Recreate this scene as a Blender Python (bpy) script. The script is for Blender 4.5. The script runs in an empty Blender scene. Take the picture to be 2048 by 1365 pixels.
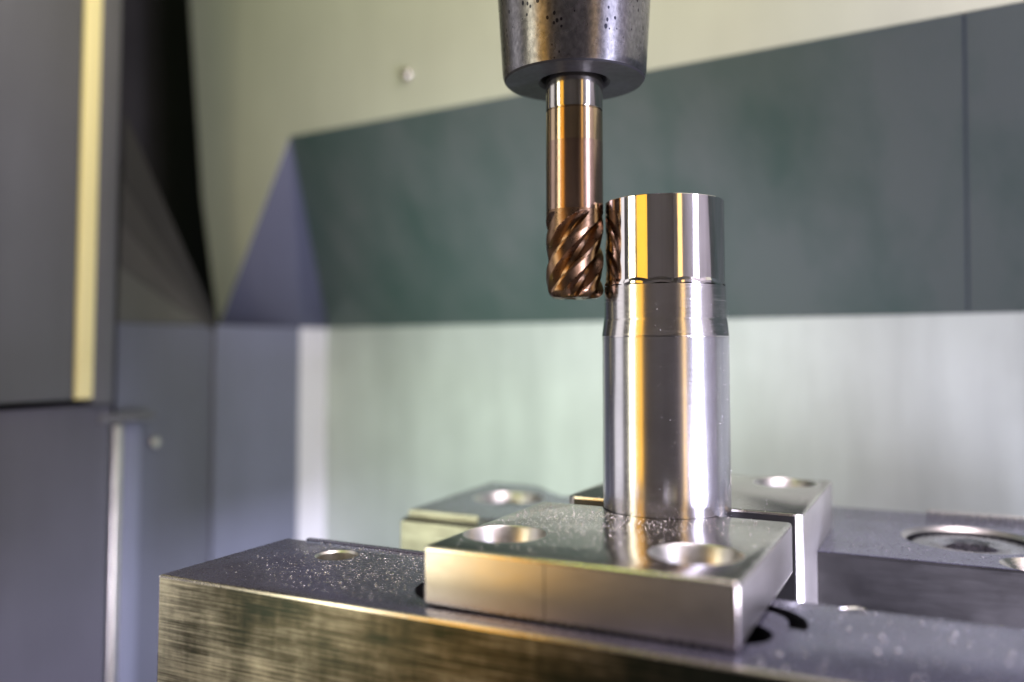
import bpy, bmesh, math, random
from mathutils import Vector, Matrix
random.seed(7)
R = math.radians
MM = 0.001
sc = bpy.context.scene
col = sc.collection

# ------------------------------------------------------------------ camera
cam_d = bpy.data.cameras.new('camera')
cam = bpy.data.objects.new('camera', cam_d)
col.objects.link(cam)
sc.camera = cam
cam.location = (0.0691, -0.2336, 0.0560)
cam.rotation_euler = (R(90 + 3.0), 0, R(26.46))
cam_d.sensor_width = 36
cam_d.lens = 30.55
cam_d.shift_y = -0.0359
cam_d.clip_start = 0.005
cam_d.clip_end = 20
cam_d.dof.use_dof = True
cam_d.dof.focus_distance = 0.228
cam_d.dof.aperture_fstop = 5.0
cam_d.dof.aperture_blades = 0

# ------------------------------------------------------------------ world
w = bpy.data.worlds.new('World')
sc.world = w
w.use_nodes = True
bg = w.node_tree.nodes['Background']
bg.inputs[0].default_value = (0.50, 0.55, 0.75, 1)
bg.inputs[1].default_value = 0.10
sc.view_settings.view_transform = 'Standard'
sc.view_settings.look = 'None'
sc.view_settings.exposure = 0.08
sc.view_settings.gamma = 1.0


def area(name, loc, target, size_x, size_y, watts, color, spread=180):
    d = bpy.data.lights.new(name, 'AREA')
    d.shape = 'RECTANGLE'
    d.size, d.size_y = size_x * MM, size_y * MM
    d.energy = watts
    d.color = color
    d.spread = R(spread)
    o = bpy.data.objects.new(name, d)
    col.objects.link(o)
    o.location = Vector(loc) * MM
    v = (Vector(target) - Vector(loc))
    o.rotation_euler = v.to_track_quat('-Z', 'Y').to_euler()
    return o


# lamps of the machine: tall LED strips at the door side, a cool one on the right, lamps under the ceiling; those marked as fill are added
area('lamp_cream', (-208, -218, 105), (0, 0, 105), 46, 330, 0.28, (1.0, 0.94, 0.70))
area('lamp_amber', (-163, -282, 105), (0, 0, 105), 76, 330, 0.14, (1.0, 0.49, 0.035))
area('fill_door', (-283, -80, 105), (0, -40, 105), 115, 330, 0.11, (0.95, 0.90, 0.92))  # added fill: brightens the pale left band reflected in the cylinder
area('lamp_orange', (228, -195, 105), (0, 0, 105), 30, 330, 0.06, (1.0, 0.62, 0.20))
area('lamp_white', (241, -67, 105), (0, 0, 105), 60, 330, 0.48, (0.76, 0.76, 1.0))
area('lamp_top_right', (170, -60, 470), (60, 120, 230), 220, 120, 1.9, (1.0, 0.85, 0.92))
area('lamp_top_left', (-130, -120, 470), (-200, 150, 200), 160, 100, 0.32, (0.84, 1.0, 0.28))
area('fill_low_right', (230, -70, -70), (-297, 150, -30), 80, 120, 0.85, (0.78, 0.75, 1.0), 80)  # added fill: lavender light on the left walls and corner strip
area('fill_low_left', (-190, -150, 0), (-130, 200, -10), 60, 160, 0.12, (0.82, 1.0, 0.90), 60)  # added fill: mint light on the lower left of the rear wall
area('fill_right_wall', (150, -170, 330), (330, 60, 60), 120, 80, 0.28, (0.80, 0.78, 1.0), 110)  # added fill: lights the right wall for its reflection in the cylinder
area('fill_low_wall', (200, 60, -90), (70, 185, -30), 60, 60, 0.04, (0.90, 0.88, 1.0), 140)  # added fill: lifts the lower rear wall


# ------------------------------------------------------------------ materials
def new_mat(name):
    m = bpy.data.materials.new(name)
    m.use_nodes = True
    nt = m.node_tree
    return m, nt, nt.nodes['Principled BSDF']


def N(nt, kind, **kw):
    n = nt.nodes.new(kind)
    for k, v in kw.items():
        if k in n.inputs:
            n.inputs[k].default_value = v
        else:
            setattr(n, k, v)
    return n


def mapping(nt, scale, rot=(0, 0, 0)):
    tc = N(nt, 'ShaderNodeTexCoord')
    mp = N(nt, 'ShaderNodeMapping')
    mp.inputs['Scale'].default_value = scale
    mp.inputs['Rotation'].default_value = rot
    nt.links.new(tc.outputs['Object'], mp.inputs['Vector'])
    return mp


def noise(nt, mp, scale, detail=4, rough=0.55):
    n = N(nt, 'ShaderNodeTexNoise')
    n.inputs['Scale'].default_value = scale
    n.inputs['Detail'].default_value = detail
    n.inputs['Roughness'].default_value = rough
    nt.links.new(mp.outputs[0], n.inputs['Vector'])
    return n


def ramp(nt, src, stops):
    r = N(nt, 'ShaderNodeValToRGB')
    els = r.color_ramp.elements
    while len(els) < len(stops):
        els.new(0.5)
    for e, (p, c) in zip(els, stops):
        e.position = p
        e.color = c if len(c) == 4 else (*c, 1)
    nt.links.new(src, r.inputs[0])
    return r


def g(v):
    return (v, v, v, 1)


def metal(name, color, rough, metallic=1.0, grain=(1, 1, 1), gscale=900, rvar=0.06, bump=0.05, cvar=0.12, aniso=0.0):
    """bare or coated metal: grained roughness, faint colour variation, fine bump"""
    m, nt, p = new_mat(name)
    p.inputs['Metallic'].default_value = metallic
    mp = mapping(nt, grain)
    n1 = noise(nt, mp, gscale, 5)
    n2 = noise(nt, mapping(nt, (1, 1, 1)), 70, 4)
    lo = tuple(c * (1 - cvar) for c in color)
    hi = tuple(min(1, c * (1 + cvar)) for c in color)
    cr = ramp(nt, n2.outputs['Fac'], [(0.3, lo), (0.7, hi)])
    nt.links.new(cr.outputs[0], p.inputs['Base Color'])
    rr = ramp(nt, n1.outputs['Fac'], [(0.25, g(max(0.02, rough - rvar))), (0.75, g(rough + rvar))])
    nt.links.new(rr.outputs[0], p.inputs['Roughness'])
    if bump:
        b = N(nt, 'ShaderNodeBump')
        b.inputs['Strength'].default_value = bump
        b.inputs['Distance'].default_value = 0.0002
        nt.links.new(n1.outputs['Fac'], b.inputs['Height'])
        nt.links.new(b.outputs[0], p.inputs['Normal'])
    if aniso:
        p.inputs['Anisotropic'].default_value = aniso
    return m


def paint(name, color, rough=0.45, stain=0.25, streak=(9, 9, 1.3), stain_col=None):
    m, nt, p = new_mat(name)
    n1 = noise(nt, mapping(nt, streak), 3.0, 5, 0.6)
    n2 = noise(nt, mapping(nt, (1, 1, 1)), 9.0, 4)
    mul = N(nt, 'ShaderNodeMath', operation='MULTIPLY')
    nt.links.new(n1.outputs['Fac'], mul.inputs[0])
    nt.links.new(n2.outputs['Fac'], mul.inputs[1])
    lo = stain_col or tuple(c * (1 - stain) for c in color)
    cr = ramp(nt, mul.outputs[0], [(0.10, lo), (0.34, color)])
    nt.links.new(cr.outputs[0], p.inputs['Base Color'])
    rr = ramp(nt, n2.outputs['Fac'], [(0.3, g(rough - 0.08)), (0.7, g(rough + 0.1))])
    nt.links.new(rr.outputs[0], p.inputs['Roughness'])
    return m


M = {}
M['polished'] = metal('turned_steel', (0.66, 0.66, 0.69), 0.19, grain=(0.02, 0.02, 1), gscale=2500, rvar=0.025, bump=0.008, cvar=0.06)
M['milled'] = metal('milled_steel', (0.78, 0.76, 0.75), 0.07, grain=(1, 1, 0.2), gscale=800, rvar=0.03, bump=0.01, cvar=0.04)
M['collar'] = metal('ridged_steel', (0.74, 0.72, 0.71), 0.17, grain=(0.02, 0.02, 1), gscale=3000, rvar=0.07, bump=0.10, cvar=0.05)
M['ground'] = metal('ground_steel', (0.65, 0.63, 0.595), 0.37, grain=(0.15, 1, 1), gscale=1500, rvar=0.05, bump=0.03, cvar=0.06)
M['ground_top'] = metal('smooth_ground_steel', (0.46, 0.405, 0.365), 0.19, gscale=900, rvar=0.06, bump=0.02, cvar=0.08)
M['screw'] = metal('screw_steel', (0.48, 0.47, 0.50), 0.28, gscale=600, rvar=0.1, bump=0.1, cvar=0.3)
M['dark'] = metal('dark_oxide', (0.028, 0.027, 0.026), 0.38, metallic=0.6, grain=(0.2, 1, 1), gscale=500, cvar=0.35)
M['oxide'] = metal('black_oxide', (0.19, 0.185, 0.27), 0.25, metallic=0.75, grain=(1, 1, 1), gscale=700, rvar=0.07, bump=0.03, cvar=0.15)
M['bright'] = metal('bright_edge', (0.80, 0.76, 0.68), 0.25, rvar=0.05, bump=0.03)
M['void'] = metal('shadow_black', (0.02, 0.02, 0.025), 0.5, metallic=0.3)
M['bronze'] = metal('bronze_coating', (0.36, 0.25, 0.19), 0.20, grain=(0.05, 0.05, 1), gscale=1500, rvar=0.05, bump=0.02, cvar=0.15)
M['flute'] = metal('flute_coating', (0.215, 0.137, 0.086), 0.30, gscale=500, rvar=0.07, bump=0.05, cvar=0.2)
M['shank'] = metal('shank_steel', (0.50, 0.48, 0.44), 0.12, grain=(0.05, 0.05, 1), gscale=1500, rvar=0.04, bump=0.02)
M['tint'] = metal('tempered_gold', (0.45, 0.335, 0.215), 0.15, grain=(0.05, 0.05, 1), gscale=1500, rvar=0.04, bump=0.02)
M['chip'] = metal('chip_metal', (0.9, 0.9, 0.92), 0.2, rvar=0.05, bump=0)
M['wall_pale'] = paint('pale_wall_paint', (0.545, 0.60, 0.565), 0.45, 0.34)
M['wall_upper'] = paint('upper_wall_paint', (0.49, 0.52, 0.41), 0.40, 0.14)
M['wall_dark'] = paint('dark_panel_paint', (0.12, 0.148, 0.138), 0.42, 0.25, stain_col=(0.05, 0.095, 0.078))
M['wall_side'] = paint('side_wall_paint', (0.195, 0.21, 0.275), 0.42, 0.22)
M['door'] = paint('door_paint', (0.125, 0.127, 0.132), 0.45, 0.2)
M['door_low'] = paint('lower_door_paint', (0.108, 0.105, 0.13), 0.45, 0.3)
M['strip'] = paint('yellow_strip', (0.98, 0.88, 0.42), 0.4, 0.05)
M['recess_black'] = paint('recess_shade_black', (0.012, 0.012, 0.012), 0.7, 0.2)  # shade of the deep recess, put into the colour
M['ceiling'] = paint('dark_ceiling', (0.10, 0.10, 0.12), 0.5, 0.2)


def worn_metal():
    m, nt, p = new_mat('worn_black_steel')
    p.inputs['Metallic'].default_value = 0.9
    fine = noise(nt, mapping(nt, (0.018, 1, 1)), 2400, 6, 0.7)     # long grinding marks along the face
    blot = noise(nt, mapping(nt, (0.5, 1, 1)), 42, 8, 0.68)        # rubbed-off blotches
    bars = noise(nt, mapping(nt, (1, 1, 0.10)), 260, 3, 0.6)        # upright wipe marks
    a = N(nt, 'ShaderNodeMath', operation='MULTIPLY_ADD')
    nt.links.new(fine.outputs['Fac'], a.inputs[0]); a.inputs[1].default_value = 0.72
    nt.links.new(blot.outputs['Fac'], a.inputs[2])
    b = N(nt, 'ShaderNodeMath', operation='MULTIPLY_ADD')
    nt.links.new(bars.outputs['Fac'], b.inputs[0]); b.inputs[1].default_value = 0.19
    nt.links.new(a.outputs[0], b.inputs[2])
    # more bare metal close to the left end of the face
    sep = N(nt, 'ShaderNodeSeparateXYZ')
    tc = N(nt, 'ShaderNodeTexCoord')
    nt.links.new(tc.outputs['Object'], sep.inputs[0])
    mr = N(nt, 'ShaderNodeMapRange')
    mr.inputs['From Min'].default_value = -0.108; mr.inputs['From Max'].default_value = -0.080
    mr.inputs['To Min'].default_value = 0.22; mr.inputs['To Max'].default_value = 0.0
    nt.links.new(sep.outputs['X'], mr.inputs['Value'])
    c = N(nt, 'ShaderNodeMath', operation='ADD')
    nt.links.new(b.outputs[0], c.inputs[0]); nt.links.new(mr.outputs[0], c.inputs[1])
    cr = ramp(nt, c.outputs[0], [(0.84, (0.024, 0.031, 0.024)), (0.94, (0.075, 0.069, 0.05)), (1.0, (0.168, 0.16, 0.132)), (1.14, (0.50, 0.47, 0.39))])
    nt.links.new(cr.outputs[0], p.inputs['Base Color'])
    # ramp positions are clamped to 1, so scale the sum first
    sc_ = N(nt, 'ShaderNodeMath', operation='MULTIPLY'); sc_.inputs[1].default_value = 0.7
    nt.links.new(c.outputs[0], sc_.inputs[0]); nt.links.new(sc_.outputs[0], cr.inputs[0])
    for e, pos in zip(cr.color_ramp.elements, (0.615, 0.685, 0.75, 0.88)):
        e.position = pos
    rr = ramp(nt, sc_.outputs[0], [(0.6, g(0.36)), (0.85, g(0.46))])
    nt.links.new(rr.outputs[0], p.inputs['Roughness'])
    bp = N(nt, 'ShaderNodeBump'); bp.inputs['Strength'].default_value = 0.15; bp.inputs['Distance'].default_value = 0.0002
    nt.links.new(fine.outputs['Fac'], bp.inputs['Height']); nt.links.new(bp.outputs[0], p.inputs['Normal'])
    return m


M['worn'] = worn_metal()


def holder_metal():
    m, nt, p = new_mat('stained_holder_steel')
    p.inputs['Metallic'].default_value = 0.95
    mp = mapping(nt, (1, 1, 0.7))
    vo = N(nt, 'ShaderNodeTexVoronoi'); vo.inputs['Scale'].default_value = 600
    nt.links.new(mp.outputs[0], vo.inputs['Vector'])
    big = noise(nt, mp, 90, 4)
    fine = noise(nt, mp, 900, 4)
    # a spot only where the blotch noise is high
    thr = N(nt, 'ShaderNodeMapRange')
    thr.inputs['From Min'].default_value = 0.48; thr.inputs['From Max'].default_value = 0.66
    thr.inputs['To Min'].default_value = 0.06; thr.inputs['To Max'].default_value = 0.42
    nt.links.new(big.outputs['Fac'], thr.inputs['Value'])
    lt = N(nt, 'ShaderNodeMath', operation='LESS_THAN')
    nt.links.new(vo.outputs['Distance'], lt.inputs[0]); nt.links.new(thr.outputs[0], lt.inputs[1])
    base = ramp(nt, fine.outputs['Fac'], [(0.3, (0.13, 0.13, 0.14)), (0.75, (0.27, 0.265, 0.28))])
    mx = N(nt, 'ShaderNodeMix', data_type='RGBA')
    nt.links.new(lt.outputs[0], mx.inputs['Factor'])
    nt.links.new(base.outputs[0], mx.inputs['A']); mx.inputs['B'].default_value = (0.03, 0.03, 0.04, 1)
    nt.links.new(mx.outputs['Result'], p.inputs['Base Color'])
    rr = ramp(nt, big.outputs['Fac'], [(0.3, g(0.22)), (0.7, g(0.33))])
    nt.links.new(rr.outputs[0], p.inputs['Roughness'])
    bp = N(nt, 'ShaderNodeBump'); bp.inputs['Strength'].default_value = 0.08; bp.inputs['Distance'].default_value = 0.0002
    nt.links.new(fine.outputs['Fac'], bp.inputs['Height']); nt.links.new(bp.outputs[0], p.inputs['Normal'])
    return m


M['holder'] = holder_metal()


# ------------------------------------------------------------------ helpers
def link(name, me, mat=None, parent=None):
    o = bpy.data.objects.new(name, me)
    col.objects.link(o)
    if mat is not None and len(me.materials) == 0:
        me.materials.append(mat)
    if parent is not None:
        o.parent = parent
        o.matrix_parent_inverse = parent.matrix_basis.inverted()
    return o


def obj(name, bm, mat, parent=None, smooth=0):
    bmesh.ops.recalc_face_normals(bm, faces=bm.faces)
    me = bpy.data.meshes.new(name)
    bm.to_mesh(me)
    bm.free()
    if smooth:
        for f in me.polygons:
            f.use_smooth = True
        me.set_sharp_from_angle(angle=R(smooth))
    return link(name, me, mat, parent)


def thing(name, loc, label, cat, group=None):
    o = bpy.data.objects.new(name, None)
    col.objects.link(o)
    o.empty_display_size = 0.01
    o.location = Vector(loc) * MM
    o['label'] = label
    o['category'] = cat
    if group:
        o['group'] = group
    return o


def tag(o, label, cat, group=None):
    o['label'] = label; o['category'] = cat
    if group:
        o['group'] = group
    return o


def struct(o):
    o['kind'] = 'structure'
    return o


def prism(poly, z0, z1, bev=0.0, seg=2):
    """upright block over an outline of (x, y) in mm"""
    bm = bmesh.new()
    lo = [bm.verts.new((x * MM, y * MM, z0 * MM)) for x, y in poly]
    hi = [bm.verts.new((x * MM, y * MM, z1 * MM)) for x, y in poly]
    n = len(poly)
    bm.faces.new(lo[::-1]); bm.faces.new(hi)
    for i in range(n):
        j = (i + 1) % n
        bm.faces.new((lo[i], lo[j], hi[j], hi[i]))
    if bev:
        bmesh.ops.bevel(bm, geom=bm.edges[:], offset=bev * MM, segments=seg, profile=0.5, affect='EDGES', clamp_overlap=True)
    return bm


def box(x0, x1, y0, y1, z0, z1, bev=0.0, seg=2):
    return prism([(x0, y0), (x1, y0), (x1, y1), (x0, y1)], z0, z1, bev, seg)


def lathe(prof, c, n=96, a0=0.0, cap=False):
    """prof: list of (r, z) mm around the axis at c = (x, y)"""
    bm = bmesh.new()
    rings = []
    for r, z in prof:
        if r < 1e-6:
            rings.append([bm.verts.new((c[0] * MM, c[1] * MM, z * MM))])
        else:
            rings.append([bm.verts.new(((c[0] + r * math.cos(a0 + 2 * math.pi * k / n)) * MM,
                                        (c[1] + r * math.sin(a0 + 2 * math.pi * k / n)) * MM, z * MM)) for k in range(n)])
    for a, b in zip(rings, rings[1:]):
        for k in range(n):
            j = (k + 1) % n
            if len(a) == 1 and len(b) == 1:
                continue
            if len(a) == 1:
                bm.faces.new((a[0], b[j], b[k]))
            elif len(b) == 1:
                bm.faces.new((a[k], a[j], b[0]))
            else:
                bm.faces.new((a[k], a[j], b[j], b[k]))
    return bm


def cut(o, cutters, smooth=30):
    """subtract cutter meshes from o and bake the result"""
    tmp = []
    for bm, mat in cutters:
        c = obj('cutter', bm, mat)
        md = o.modifiers.new('cut', 'BOOLEAN')
        md.operation = 'DIFFERENCE'; md.solver = 'EXACT'; md.object = c
        try:
            md.material_mode = 'TRANSFER'
        except Exception:
            pass
        tmp.append(c)
    dg = bpy.context.evaluated_depsgraph_get()
    me = bpy.data.meshes.new_from_object(o.evaluated_get(dg), depsgraph=dg)
    o.modifiers.clear()
    me.name = o.data.name
    o.data = me
    for f in me.polygons:
        f.use_smooth = True
    me.set_sharp_from_angle(angle=R(smooth))
    for c in tmp:
        bpy.data.objects.remove(c)
    return o


def sheet(name, quad, mat, thick=2.0, parent=None):
    """a plate: outline of 3-D corners (mm) with real thickness behind it (away from the camera)"""
    pts = [Vector(q) * MM for q in quad]
    nrm = (pts[1] - pts[0]).cross(pts[2] - pts[0]).normalized()
    if nrm.dot(Vector(cam.location) - pts[0]) < 0:
        nrm = -nrm
    bm = bmesh.new()
    f_ = [bm.verts.new(p) for p in pts]
    b_ = [bm.verts.new(p - nrm * thick * MM) for p in pts]
    bm.faces.new(f_); bm.faces.new(b_[::-1])
    for i in range(len(pts)):
        j = (i + 1) % len(pts)
        bm.faces.new((f_[j], f_[i], b_[i], b_[j]))
    return obj(name, bm, mat, parent)


# ------------------------------------------------------------------ machine enclosure (setting)
def on_back(x):          # ground line of the rear wall
    return 226.8 - 0.1236 * (x + 296.4)


def on_upper(x):         # the upper wall hangs nearer than the rear wall
    return 160.3 - 0.1236 * (x + 272.8)


struct(sheet('rear_wall', [(-296.4, on_back(-296.4), -400), (330, on_back(330), -400), (330, on_back(330), 72), (-296.4, on_back(-296.4), 70.3)], M['wall_pale'], 3))
uw = struct(sheet('upper_wall', [(-334, on_upper(-334), 70), (-272.8, on_upper(-272.8), 181.3), (330, on_upper(330), 176.5), (330, on_upper(330), 560),
                                 (-371, on_upper(-371), 560), (-371, on_upper(-371), 300), (-352, on_upper(-352), 151)], M['wall_upper'], 3))
xs = 78.0
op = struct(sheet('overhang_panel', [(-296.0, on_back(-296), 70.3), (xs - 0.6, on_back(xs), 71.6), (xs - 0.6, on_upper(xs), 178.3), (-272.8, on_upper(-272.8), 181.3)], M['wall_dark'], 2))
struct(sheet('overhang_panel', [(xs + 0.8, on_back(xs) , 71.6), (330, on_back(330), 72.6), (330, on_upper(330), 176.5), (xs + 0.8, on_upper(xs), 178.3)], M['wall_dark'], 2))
struct(sheet('corner_gusset', [(-334, on_upper(-334), 70), (-297, 200.5, 70), (-296.2, on_back(-296.2), 70.3), (-272.9, on_upper(-272.9) + 0.3, 181)], paint('gusset_paint', (0.10, 0.11, 0.16), 0.45, 0.2), 2))
struct(sheet('corner_strip', [(-297, 200.3, -400), (-296.4, 226.6, -400), (-296.4, 226.6, 70.3), (-297, 200.3, 70)], paint('lit_strip_paint', (0.86, 0.86, 0.88), 0.3, 0.05), 2))  # whiter paint stands for the light this corner face catches
lw = struct(sheet('side_wall', [(-297, 129.2, -400), (-297, 200.2, -400), (-297, 200.2, 70), (-297, 129.2, 70)], M['wall_side'], 3))
lw2 = struct(sheet('side_wall', [(-299, 66, -400), (-299, 128.6, -400), (-299, 128.6, 69.5), (-299, 66, 69.5)], paint('shaded_side_paint', (0.135, 0.145, 0.18), 0.42, 0.22), 3))  # darker side wall paint stands for its turn away from the light
cp = struct(sheet('cover_plate', [(-299, 66, 70), (-299, 130.5, 70), (-299, 100, 112), (-299, 66, 150)], paint('shaded_plate_paint', (0.10, 0.10, 0.085), 0.45, 0.3), 3))  # upper side plate, with its shade put into the paint
for off_, za, zb, c_ in ((0.5, 98, 122, 0.068), (0.9, 120, 144, 0.044), (1.3, 142, 175, 0.024)):  # bands stepping darker upwards, painting the shade fading into the recess
    sheet('shade_band', [(-299 + off_, 66, za), (-299 + off_, 130.5, 66), (-299 + off_, 131, 70), (-299 + off_, 66, zb)], paint('shade_band_tone', (c_, c_ * 0.96, c_ * 0.86), 0.65, 0.4), 0.8, cp)
struct(sheet('recess_wall', [(-299, 60, 155), (-299, 131, 70), (-420, 190, 70), (-420, 120, 175)], M['recess_black'], 2))  # recess faces coloured black for their shade
struct(sheet('recess_back', [(-520, 60, -50), (-420, 260, -50), (-420, 260, 600), (-520, 60, 600)], M['recess_black'], 2))
# parts of the enclosure round the view
struct(sheet('right_wall', [(330, -420, -400), (330, 160, -400), (330, 160, 560), (330, -420, 560)], paint('right_wall_paint', (0.60, 0.58, 0.66), 0.45, 0.2), 3))
struct(sheet('ceiling', [(-520, -420, 560), (330, -420, 560), (330, 260, 560), (-520, 260, 560)], M['ceiling'], 3))
struct(sheet('machine_table', [(-520, -420, -120), (330, -420, -120), (330, 260, -120), (-520, 260, -120)], M['ceiling'], 3))
struct(sheet('front_wall', [(-520, -420, -400), (330, -420, -400), (330, -420, 560), (-520, -420, 560)], paint('front_wall_paint', (0.20, 0.185, 0.18), 0.5, 0.2), 3))


def screw_head(c, axis, r, parent, mat):
    """domed screw head with a slot-like recess on a wall, facing axis"""
    bm = lathe([(r, 0), (r, 0.35 * r), (0.8 * r, 0.65 * r), (0.35 * r, 0.78 * r), (0.25 * r, 0.72 * r), (0, 0.70 * r)], (0, 0), 20)
    q = Vector(axis).to_track_quat('Z', 'Y').to_matrix().to_4x4()
    bm.transform(Matrix.Translation(Vector(c) * MM) @ q)
    return obj('screw', bm, mat, parent, 40)


screw_head((-183.6, on_upper(-183.6) - 0.2, 202.1), (-0.12, -1, 0), 3.4, uw, M['bright'])
screw_head((-298.8, 89.2, 8.3), (1, 0, 0), 3.0, lw2, M['bright'])

# sliding door with its yellow strip
door = thing('machine_door', (-290, 0, 24), 'grey sliding door panel edged by a bright yellow vertical strip', 'door')
obj('door_panel', box(-294, -288.4, -420, 34.5, 33.2, 560, 0.6), M['door'], door, 30)
obj('yellow_edge_strip', box(-292, -287.2, 35.0, 44.0, 33.2, 560, 1.0), M['strip'], door, 30)
obj('edge_trim', box(-296, -288.0, 44.3, 55.5, 30.5, 560, 1.0), M['door'], door, 30)
obj('bracket', box(-297.5, -290.5, 50.0, 82.5, 20.5, 25.0, 0.5), M['door'], door, 30)
lowp = thing('lower_panel', (-292, 0, -120), 'dark purple-grey lower panel beneath the sliding door', 'panel')
obj('panel', box(-297.6, -291.5, -420, 57.5, -400, 30.0, 0.6), M['door_low'], lowp, 30)
obj('rail', box(-298.6, -293.2, 60.5, 66.2, -400, 20.2, 1.6, 3), metal('rail_steel', (0.62, 0.58, 0.50), 0.35), lowp, 30)
obj('rail_cover', box(-298.8, -294.5, 66.5, 78.0, -400, 20.2, 1.0, 2), M['wall_side'], lowp, 30)

# ------------------------------------------------------------------ vise: front jaw
front = thing('vise_jaw', (0, -50, -60), 'long black vise jaw in front with worn brassy front face and pale steel step plate', 'vise jaw', 'vise jaws')
jb = obj('jaw_block', box(-108, 112, -76, -28.5, -60, 0, 0.65, 2), M['oxide'], front)
jb.data.materials.append(M['worn'])
jb.data.materials.append(M['bright'])
for f in jb.data.polygons:
    if f.normal.y < -0.95:
        f.material_index = 1
    elif f.normal.y < -0.3 and f.normal.z > 0.1:
        f.material_index = 2
def arc_slot(c, r0, r1, a0, a1, z0, z1, n=28):
    pts = [(c[0] + r1 * math.cos(R(a0 + (a1 - a0) * k / n)), c[1] + r1 * math.sin(R(a0 + (a1 - a0) * k / n))) for k in range(n + 1)]
    pts += [(c[0] + r0 * math.cos(R(a1 + (a0 - a1) * k / n)), c[1] + r0 * math.sin(R(a1 + (a0 - a1) * k / n))) for k in range(n + 1)]
    return prism(pts, z0, z1)


ring_a = lathe([(9.0, -9), (14.5, -9), (14.5, 1), (9.0, 1), (9.0, -9)], (-30.5, -52), 72)
ring_b = arc_slot((30.2, -47.5), 9.0, 12.9, -10, 128, -9, 1)
well = lathe([(0, -10), (7.4, -10), (7.4, 0.02), (7.7, 1), (0, 1)], (30.4, -56.6), 48)
hole_c = lathe([(0, -12), (5.4, -12), (5.4, -0.6), (6.1, 0.2), (6.1, 1), (0, 1)], (-81, -39.5), 48)
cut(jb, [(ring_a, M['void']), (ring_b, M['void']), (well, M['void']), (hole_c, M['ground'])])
obj('rear_lip', box(-101, -36, -28.3, -26.5, -20, 0.45, 0.2, 1), M['oxide'], front, 30)
fp = obj('jaw_plate', box(-34.5, 34.0, -69.4, -6.2, 0.35, 13.1, 0.9, 3), M['ground'], front)


def plate_faces(o):
    o.data.materials.append(M['ground_top'])
    o.data.materials.append(M['bright'])
    for f in o.data.polygons:
        if f.normal.z > 0.97:
            f.material_index = 1
        elif max(abs(c) for c in f.normal) < 0.97:
            f.material_index = 2


plate_faces(fp)
cone = lambda x, y, top, r: lathe([(0, top - 9), (r - 3.0, top - 9), (r - 2.4, top - 5.5), (r - 0.5, top - 0.6), (r, top - 0.02), (r, top + 2), (0, top + 2)], (x, y), 64)
cut(fp, [(cone(21.0, -50.0, 13.1, 10.0), M['ground']), (cone(-24.0, -50.2, 13.1, 9.8), M['ground']),
         (box(-5.4, -5.2, -70, -69.28, 0, 14), M['void']),
         (lathe([(0, -2), (17.55, -2), (17.55, 20), (0, 20)], (0, 0), 128), M['dark'])])

# ------------------------------------------------------------------ vise: rear jaw
rear = thing('vise_jaw', (0, 75, -60), 'rear vise jaw behind the steel cylinder with dark rails on both sides', 'vise jaw', 'vise jaws')
rb = obj('jaw_block', prism([(-110, 36.5), (135, 39.5), (135, 118), (-20, 118), (-20, 93), (-72, 93), (-91, 113), (-114, 113)], -60, -3.1, 0.5, 2), M['oxide'], rear)
rb.data.materials.append(metal('tan_ground_steel', (0.19, 0.165, 0.12), 0.46, grain=(0.1, 1, 1), gscale=900, cvar=0.3, rvar=0.1, bump=0.15))
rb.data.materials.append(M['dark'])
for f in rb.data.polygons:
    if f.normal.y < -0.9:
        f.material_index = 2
big = lathe([(0, -14), (18.6, -14), (18.6, 1), (0, 1)], (75, 76), 96)
big_rim = lathe([(0, -5.2), (18.7, -4.4), (20.0, -3.1), (20.0, 1), (0, 1)], (75, 76), 96)
lh = lathe([(0, -12), (11.5, -12), (11.5, -8), (13.4, -4.6), (14.4, -3.0), (14.4, 1), (0, 1)], (-88, 79.5), 72)
edge = lathe([(0, -9), (4.0, -9), (5.0, -6.4), (9.0, -3.0), (9.0, 1), (0, 1)], (90, 47.2), 64)
notch = prism([(-130, 30), (-82, 30), (-80, 31), (-79, 33), (-79, 38.5), (-81, 41), (-130, 41)], -5.4, 4)
cut(rb, [(big, M['void']), (big_rim, M['ground']), (lh, M['ground']), (edge, M['bright']), (notch, bpy.data.materials['tan_ground_steel'])])
sp = obj('side_pad', box(-110.2, -36, 35.2, 36.3, -60, -6.0, 0.3, 1), bpy.data.materials['tan_ground_steel'], rear, 30)
rp = obj('jaw_plate', prism([(-34.5, 13.3), (-32.3, 11.5), (32.0, 11.5), (34.0, 13.3), (34.0, 78.5), (-34.5, 78.5)], -26, 12.0, 0.7, 2), M['ground'], rear)
plate_faces(rp)
rp.data.materials.append(M['dark'])
for f in rp.data.polygons:
    if f.normal.y < -0.97:
        f.material_index = 3
    elif f.normal.y < -0.3 and abs(f.normal.z) < 0.3:
        f.material_index = 0
cut(rp, [(cone(20.6, 67.0, 12.0, 10.2), M['ground']), (cone(-20.6, 67.0, 12.0, 10.2), M['ground']),
         (lathe([(0, -9), (17.55, -9), (17.55, 20), (0, 20)], (0, 0), 128), M['dark'])])


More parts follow.
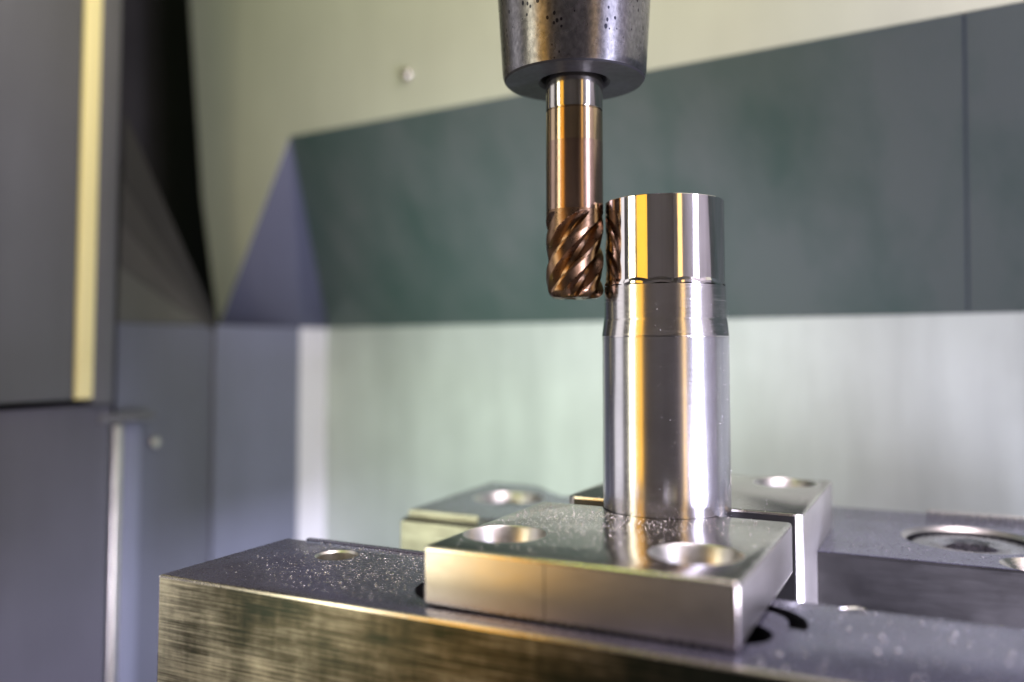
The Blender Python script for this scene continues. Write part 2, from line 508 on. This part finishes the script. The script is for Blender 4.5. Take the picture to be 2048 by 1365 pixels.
def socket_screw(c, r, top, parent, sr):
    # head with a rounded rim, a dished face and a six-sided socket
    bm = lathe([(r, top - 6), (r, top - 1.4), (r - 0.5, top - 0.4), (r - 1.4, top), (sr + 1.6, top), (sr + 0.6, top - 0.5)], c, 72)
    hexr = []
    n = 72
    for k in range(n):
        a = 2 * math.pi * k / n
        q = (a % (math.pi / 3)) - math.pi / 6
        hexr.append(sr * math.cos(math.pi / 6) / math.cos(q))
    o = obj('clamp_screw', bm, M['screw'], parent, 35)
    b2 = bmesh.new()
    rings = []
    for f, z in ((None, top - 0.5), (1.0, top - 0.9), (1.0, top - 6)):
        ring = []
        for k in range(n):
            a = 2 * math.pi * k / n
            rr = sr + 0.6 if f is None else hexr[k]
            ring.append(b2.verts.new(((c[0] + rr * math.cos(a)) * MM, (c[1] + rr * math.sin(a)) * MM, z * MM)))
        rings.append(ring)
    for p, q in zip(rings, rings[1:]):
        for k in range(n):
            b2.faces.new((p[k], p[(k + 1) % n], q[(k + 1) % n], q[k]))
    b2.faces.new(rings[-1])
    obj('hex_socket', b2, M['screw'], o, 25)
    return o


socket_screw((75, 76), 17.4, -4.9, rear, 8.2)
socket_screw((-88, 79.5), 10.5, -6.0, rear, 5.5)

bm = bmesh.new()
for k in range(34):
    x = 62 + 1.5 * k
    t_ = prism([(x, 112.6), (x + 0.9, 112.6), (x + 0.9, 115.6), (x, 115.6)], -3.2, -1.1, 0.25, 1)
    me_ = bpy.data.meshes.new('tmp'); t_.to_mesh(me_); t_.free(); bm.from_mesh(me_); bpy.data.meshes.remove(me_)
obj('serrated_strip', bm, M['bright'], rear, 30)

# ------------------------------------------------------------------ steel cylinder
wp = thing('steel_cylinder', (0, 0, 2), 'polished upright steel cylinder clamped between the vise jaws with milled flats on its top', 'workpiece')
A_CAM = math.atan2(-0.2336, 0.0691)
body = lathe([(0, 0), (17.25, 0), (17.25, 59.3), (17.05, 59.6)], (0, 0), 160)
obj('bar', body, M['polished'], wp, 30)
coll = lathe([(17.27, 59.35), (17.34, 59.7), (16.78, 63.8), (16.66, 64.3), (16.62, 64.9), (16.62, 69.0), (16.61, 69.06), (16.62, 69.12), (16.60, 73.2)], (0, 0), 160)
obj('turned_collar', coll, M['collar'], wp, 5)


def milled_head():
    nf, sub, R1 = 15, 14, 16.35
    bm = bmesh.new()
    zt = 96.7
    half = math.pi / nf
    off = A_CAM - R(3.3)
    rings = [[], [], [], [], []]
    for k in range(nf):
        ac = off + 2 * half * k
        jit = random.uniform(-0.12, 0.12)
        for s in range(sub):
            t = -1 + 2 * s / sub
            a = ac + t * half
            r = R1 - 0.12 + 0.12 * t * t + 0.05 * jit          # flatter than the circle, a cusp where flats meet
            ds = 0.55 * (1 - t * t) + 0.3 * jit                # scalloped lower end
            c, s_ = math.cos(a), math.sin(a)
            zb = 74.1 + ds
            for q, (rr, z) in enumerate(((16.60, zb - 1.1), (16.58, zb - 0.5), (r + 0.01, zb + 0.35), (r, zt - 0.12), (r - 0.12, zt))):
                rings[q].append(bm.verts.new((rr * c * MM, rr * s_ * MM, z * MM)))
    n = nf * sub
    for a, b in zip(rings, rings[1:]):
        for k in range(n):
            j = (k + 1) % n
            bm.faces.new((a[k], a[j], b[j], b[k]))
    bm.faces.new(rings[-1])
    return bm


obj('milled_head', milled_head(), M['milled'], wp, 5.5)

# ------------------------------------------------------------------ end mill
MX, MY = -22.85, -9.5
em = thing('end_mill', (MX, MY, 70.2), 'bronze-coated end mill with spiral flutes held in the black tool holder', 'cutting tool')
obj('shank', lathe([(7.98, 134.5), (7.98, 123.1), (7.88, 122.9)], (MX, MY), 96), M['shank'], em, 30)
obj('tempered_band', lathe([(7.72, 122.95), (7.72, 122.6), (7.96, 122.4), (7.98, 113.7)], (MX, MY), 96), M['tint'], em, 30)
obj('coated_shank', lathe([(7.98, 113.7), (8.0, 113.5), (8.0, 94.6)], (MX, MY), 96), M['bronze'], em, 30)


def cutter():
    bm = bmesh.new()
    nfl, z0, z1 = 5, 70.2, 94.6
    us = [0, .05, .10, .104, .2, .3, .395, .40, .42, .45, .48, .52, .56, .62, .68, .73, .78, .82, .86, .90, .93, .955, .975, .99]
    nz = 150
    hel = math.tan(R(47)) / 8.0                      # radians per mm of height

    def prof(u):
        if u < .10:                       # margin behind the cutting edge
            return 0.0
        if u < .40:                       # relief down to the heel
            return 0.17 * (u - .10) / .30
        if u < .66:                       # heel into the gullet
            t = (u - .40) / .26
            return 0.17 + 0.83 * math.sin(t * math.pi / 2)
        if u < .84:
            return 1.0
        t = (u - .84) / .16
        return max(0.0, 1.0 - t ** 1.5)
    rings = []
    zs = []
    for i in range(nz):
        t = i / (nz - 1)
        zs.append(z0 + (z1 - z0) * t)
    cr = 2.4
    for z in zs:
        ring = []
        lift = 0.0
        if z > 86.5:
            lift = ((z - 86.5) / 7.4) ** 2.2
        R0 = 8.0
        dz = z - z0
        if dz < cr:
            R0 = 8.0 - cr + math.sqrt(max(0, cr * cr - (cr - dz) ** 2))
        for f in range(nfl):
            for u in us:
                a = A_CAM + PH + 2 * math.pi * (f + u) / nfl + hel * (z - 84)
                d = max(0.0, 3.0 * (prof(u) - lift))
                r = R0 - d * (1.0 if dz > cr else (0.75 + 0.25 * dz / cr))
                ring.append(bm.verts.new(((MX + r * math.cos(a)) * MM, (MY + r * math.sin(a)) * MM, z * MM)))
        rings.append(ring)
    n = len(rings[0])
    for a, b in zip(rings, rings[1:]):
        for k in range(n):
            j = (k + 1) % n
            bm.faces.new((a[k], a[j], b[j], b[k]))
    # end face: hollow towards the axis with end gashes
    inner = []
    for k, v in enumerate(rings[0]):
        x, y = v.co.x / MM - MX, v.co.y / MM - MY
        u = us[k % len(us)]
        inner.append(bm.verts.new(((MX + x * 0.35) * MM, (MY + y * 0.35) * MM, (z0 + 0.5 + 1.6 * prof(u)) * MM)))
    cv = bm.verts.new((MX * MM, MY * MM, (z0 + 0.7) * MM))
    for k in range(n):
        j = (k + 1) % n
        bm.faces.new((rings[0][j], rings[0][k], inner[k], inner[j]))
        bm.faces.new((inner[j], inner[k], cv))
    return bm


PH = R(43)
obj('fluted_head', cutter(), M['flute'], em, 22)

# ------------------------------------------------------------------ tool holder
th = thing('tool_holder', (MX, MY, 131), 'black tapered tool holder with coolant spots hanging at the top of the picture', 'tool holder')
obj('holder_body', lathe([(19.7, 131.7), (20.1, 132.8), (20.2, 133.7), (21.6, 156), (23.3, 190), (25.5, 230), (25.5, 262), (31, 268), (31, 300), (0, 300)], (MX, MY), 128), M['holder'], th, 30)
obj('holder_nose', lathe([(19.7, 131.7), (19.3, 131.2), (10.2, 131.2), (9.6, 131.6), (9.2, 132.2), (8.9, 138.5), (8.0, 139)], (MX, MY), 128), metal('black_nose', (0.016, 0.016, 0.020), 0.6, metallic=0.1, gscale=500, cvar=0.5), th, 30)


# ------------------------------------------------------------------ chips, droplets
def scatter(name, spots, mat, kind='stuff'):
    """spots: (x, y, z, size, normal) in mm -> tiny faceted grains joined in one mesh"""
    bm = bmesh.new()
    base = bmesh.new()
    bmesh.ops.create_icosphere(base, subdivisions=1, radius=1.0)
    vs = [v.co.copy() for v in base.verts]
    fs = [[v.index for v in f.verts] for f in base.faces]
    base.free()
    for (x, y, z, s, nx, ny, nz) in spots:
        rot = Matrix.Rotation(random.uniform(0, 6.28), 3, 'Z')
        sx, sy, sz = (s * random.uniform(.75, 1.25) for _ in range(3))
        new = []
        for v in vs:
            p = rot @ Vector((v.x * sx, v.y * sy, v.z * sz))
            new.append(bm.verts.new((Vector((x, y, z)) + p) * MM))
        for f in fs:
            bm.faces.new([new[i] for i in f])
    o = obj(name, bm, mat, None, 60)
    o['kind'] = kind
    return o


chips = []


def dust(n, x0, x1, y0, y1, z, smin, smax, dens=None, avoid=()):
    k = 0
    tries = 0
    while k < n and tries < n * 30:
        tries += 1
        x, y = random.uniform(x0, x1), random.uniform(y0, y1)
        if dens and random.random() > dens(x, y):
            continue
        if any((x - a) ** 2 + (y - b) ** 2 < r * r for a, b, r in avoid):
            continue
        chips.append((x, y, z, smin + (smax - smin) * random.random() ** 3, 0, 0, 1))
        k += 1


dust(1700, -98, -34, -70, -29, 0.02, 0.04, 0.17, lambda x, y: math.exp(-((x + 60) / 26) ** 2 - ((y + 44) / 20) ** 2) + .05, [(-81, -39.5, 6.3), (-30.5, -52, 14.6)])
dust(2000, -33, 32, -67, -7, 13.13, 0.05, 0.17, lambda x, y: math.exp(-((x + 16) / 22) ** 2 - ((y + 22) / 20) ** 2) + .06, [(21, -50, 10.2), (-24, -50.2, 10.2), (0, 0, 18.2)])
dust(260, 35, 110, -74, -29, 0.03, 0.06, 0.20, None, [(30, -50, 14.6)])
dust(70, 36, 100, -74, -30, 0.06, 0.16, 0.42, None, [(30, -50, 14.6)])
dust(60, -33, 33, -67, -8, 13.14, 0.10, 0.26, None, [(21, -50, 10.2), (-24, -50.2, 10.2), (0, 0, 18.2)])
dust(120, -100, -36, -70, -29, 0.04, 0.10, 0.32, lambda x, y: math.exp(-((x + 60) / 22) ** 2), [(-81, -39.5, 6.3), (-30.5, -52, 14.6)])
dust(220, 36, 112, 42, 116, -3.08, 0.06, 0.24, None, [(75, 76, 21.2), (90, 47, 9.5)])
dust(150, -32, 32, 14, 76, 12.02, 0.05, 0.15, None, [(20.6, 67, 10.4), (-20.6, 67, 10.4)])
cs = scatter('metal_chips', chips, M['chip'])
cs['label'] = 'fine bright metal chips scattered over the jaw tops'
drops = []
for _ in range(750):
    a = A_CAM + R(random.gauss(38, 22))
    z = 12 + 56 * random.random() ** 1.4
    r = 17.27
    drops.append((r * math.cos(a), r * math.sin(a), z, 0.035 + 0.09 * random.random() ** 3, 0, 0, 1))
ds = scatter('coolant_droplets', drops, M['chip'])
ds['label'] = 'fine coolant droplets on the right side of the steel cylinder'


def sliver():
    bm = bmesh.new()
    rows = []
    for k in range(13):
        t = k / 12
        x = 47.5 + 5.2 * t
        y = -31.5 + 1.3 * math.sin(t * 2.6) + 1.1 * t
        wd = 0.55 * math.sin(math.pi * (0.08 + 0.84 * t))
        z = 0.12 + 0.12 * math.sin(math.pi * t)
        rows.append([bm.verts.new((x * MM, (y - wd) * MM, z * MM)), bm.verts.new((x * MM, y * MM, (z + 0.28) * MM)),
                     bm.verts.new((x * MM, (y + wd) * MM, z * MM)), bm.verts.new((x * MM, y * MM, (z - 0.1) * MM))])
    for a, b in zip(rows, rows[1:]):
        for q in range(4):
            bm.faces.new((a[q], a[(q + 1) % 4], b[(q + 1) % 4], b[q]))
    bm.faces.new(rows[0]); bm.faces.new(rows[-1][::-1])
    return bm


tag(obj('metal_sliver', sliver(), M['chip'], None, 40), 'bright curled metal sliver lying on the front vise jaw right of the step plate', 'metal shaving')
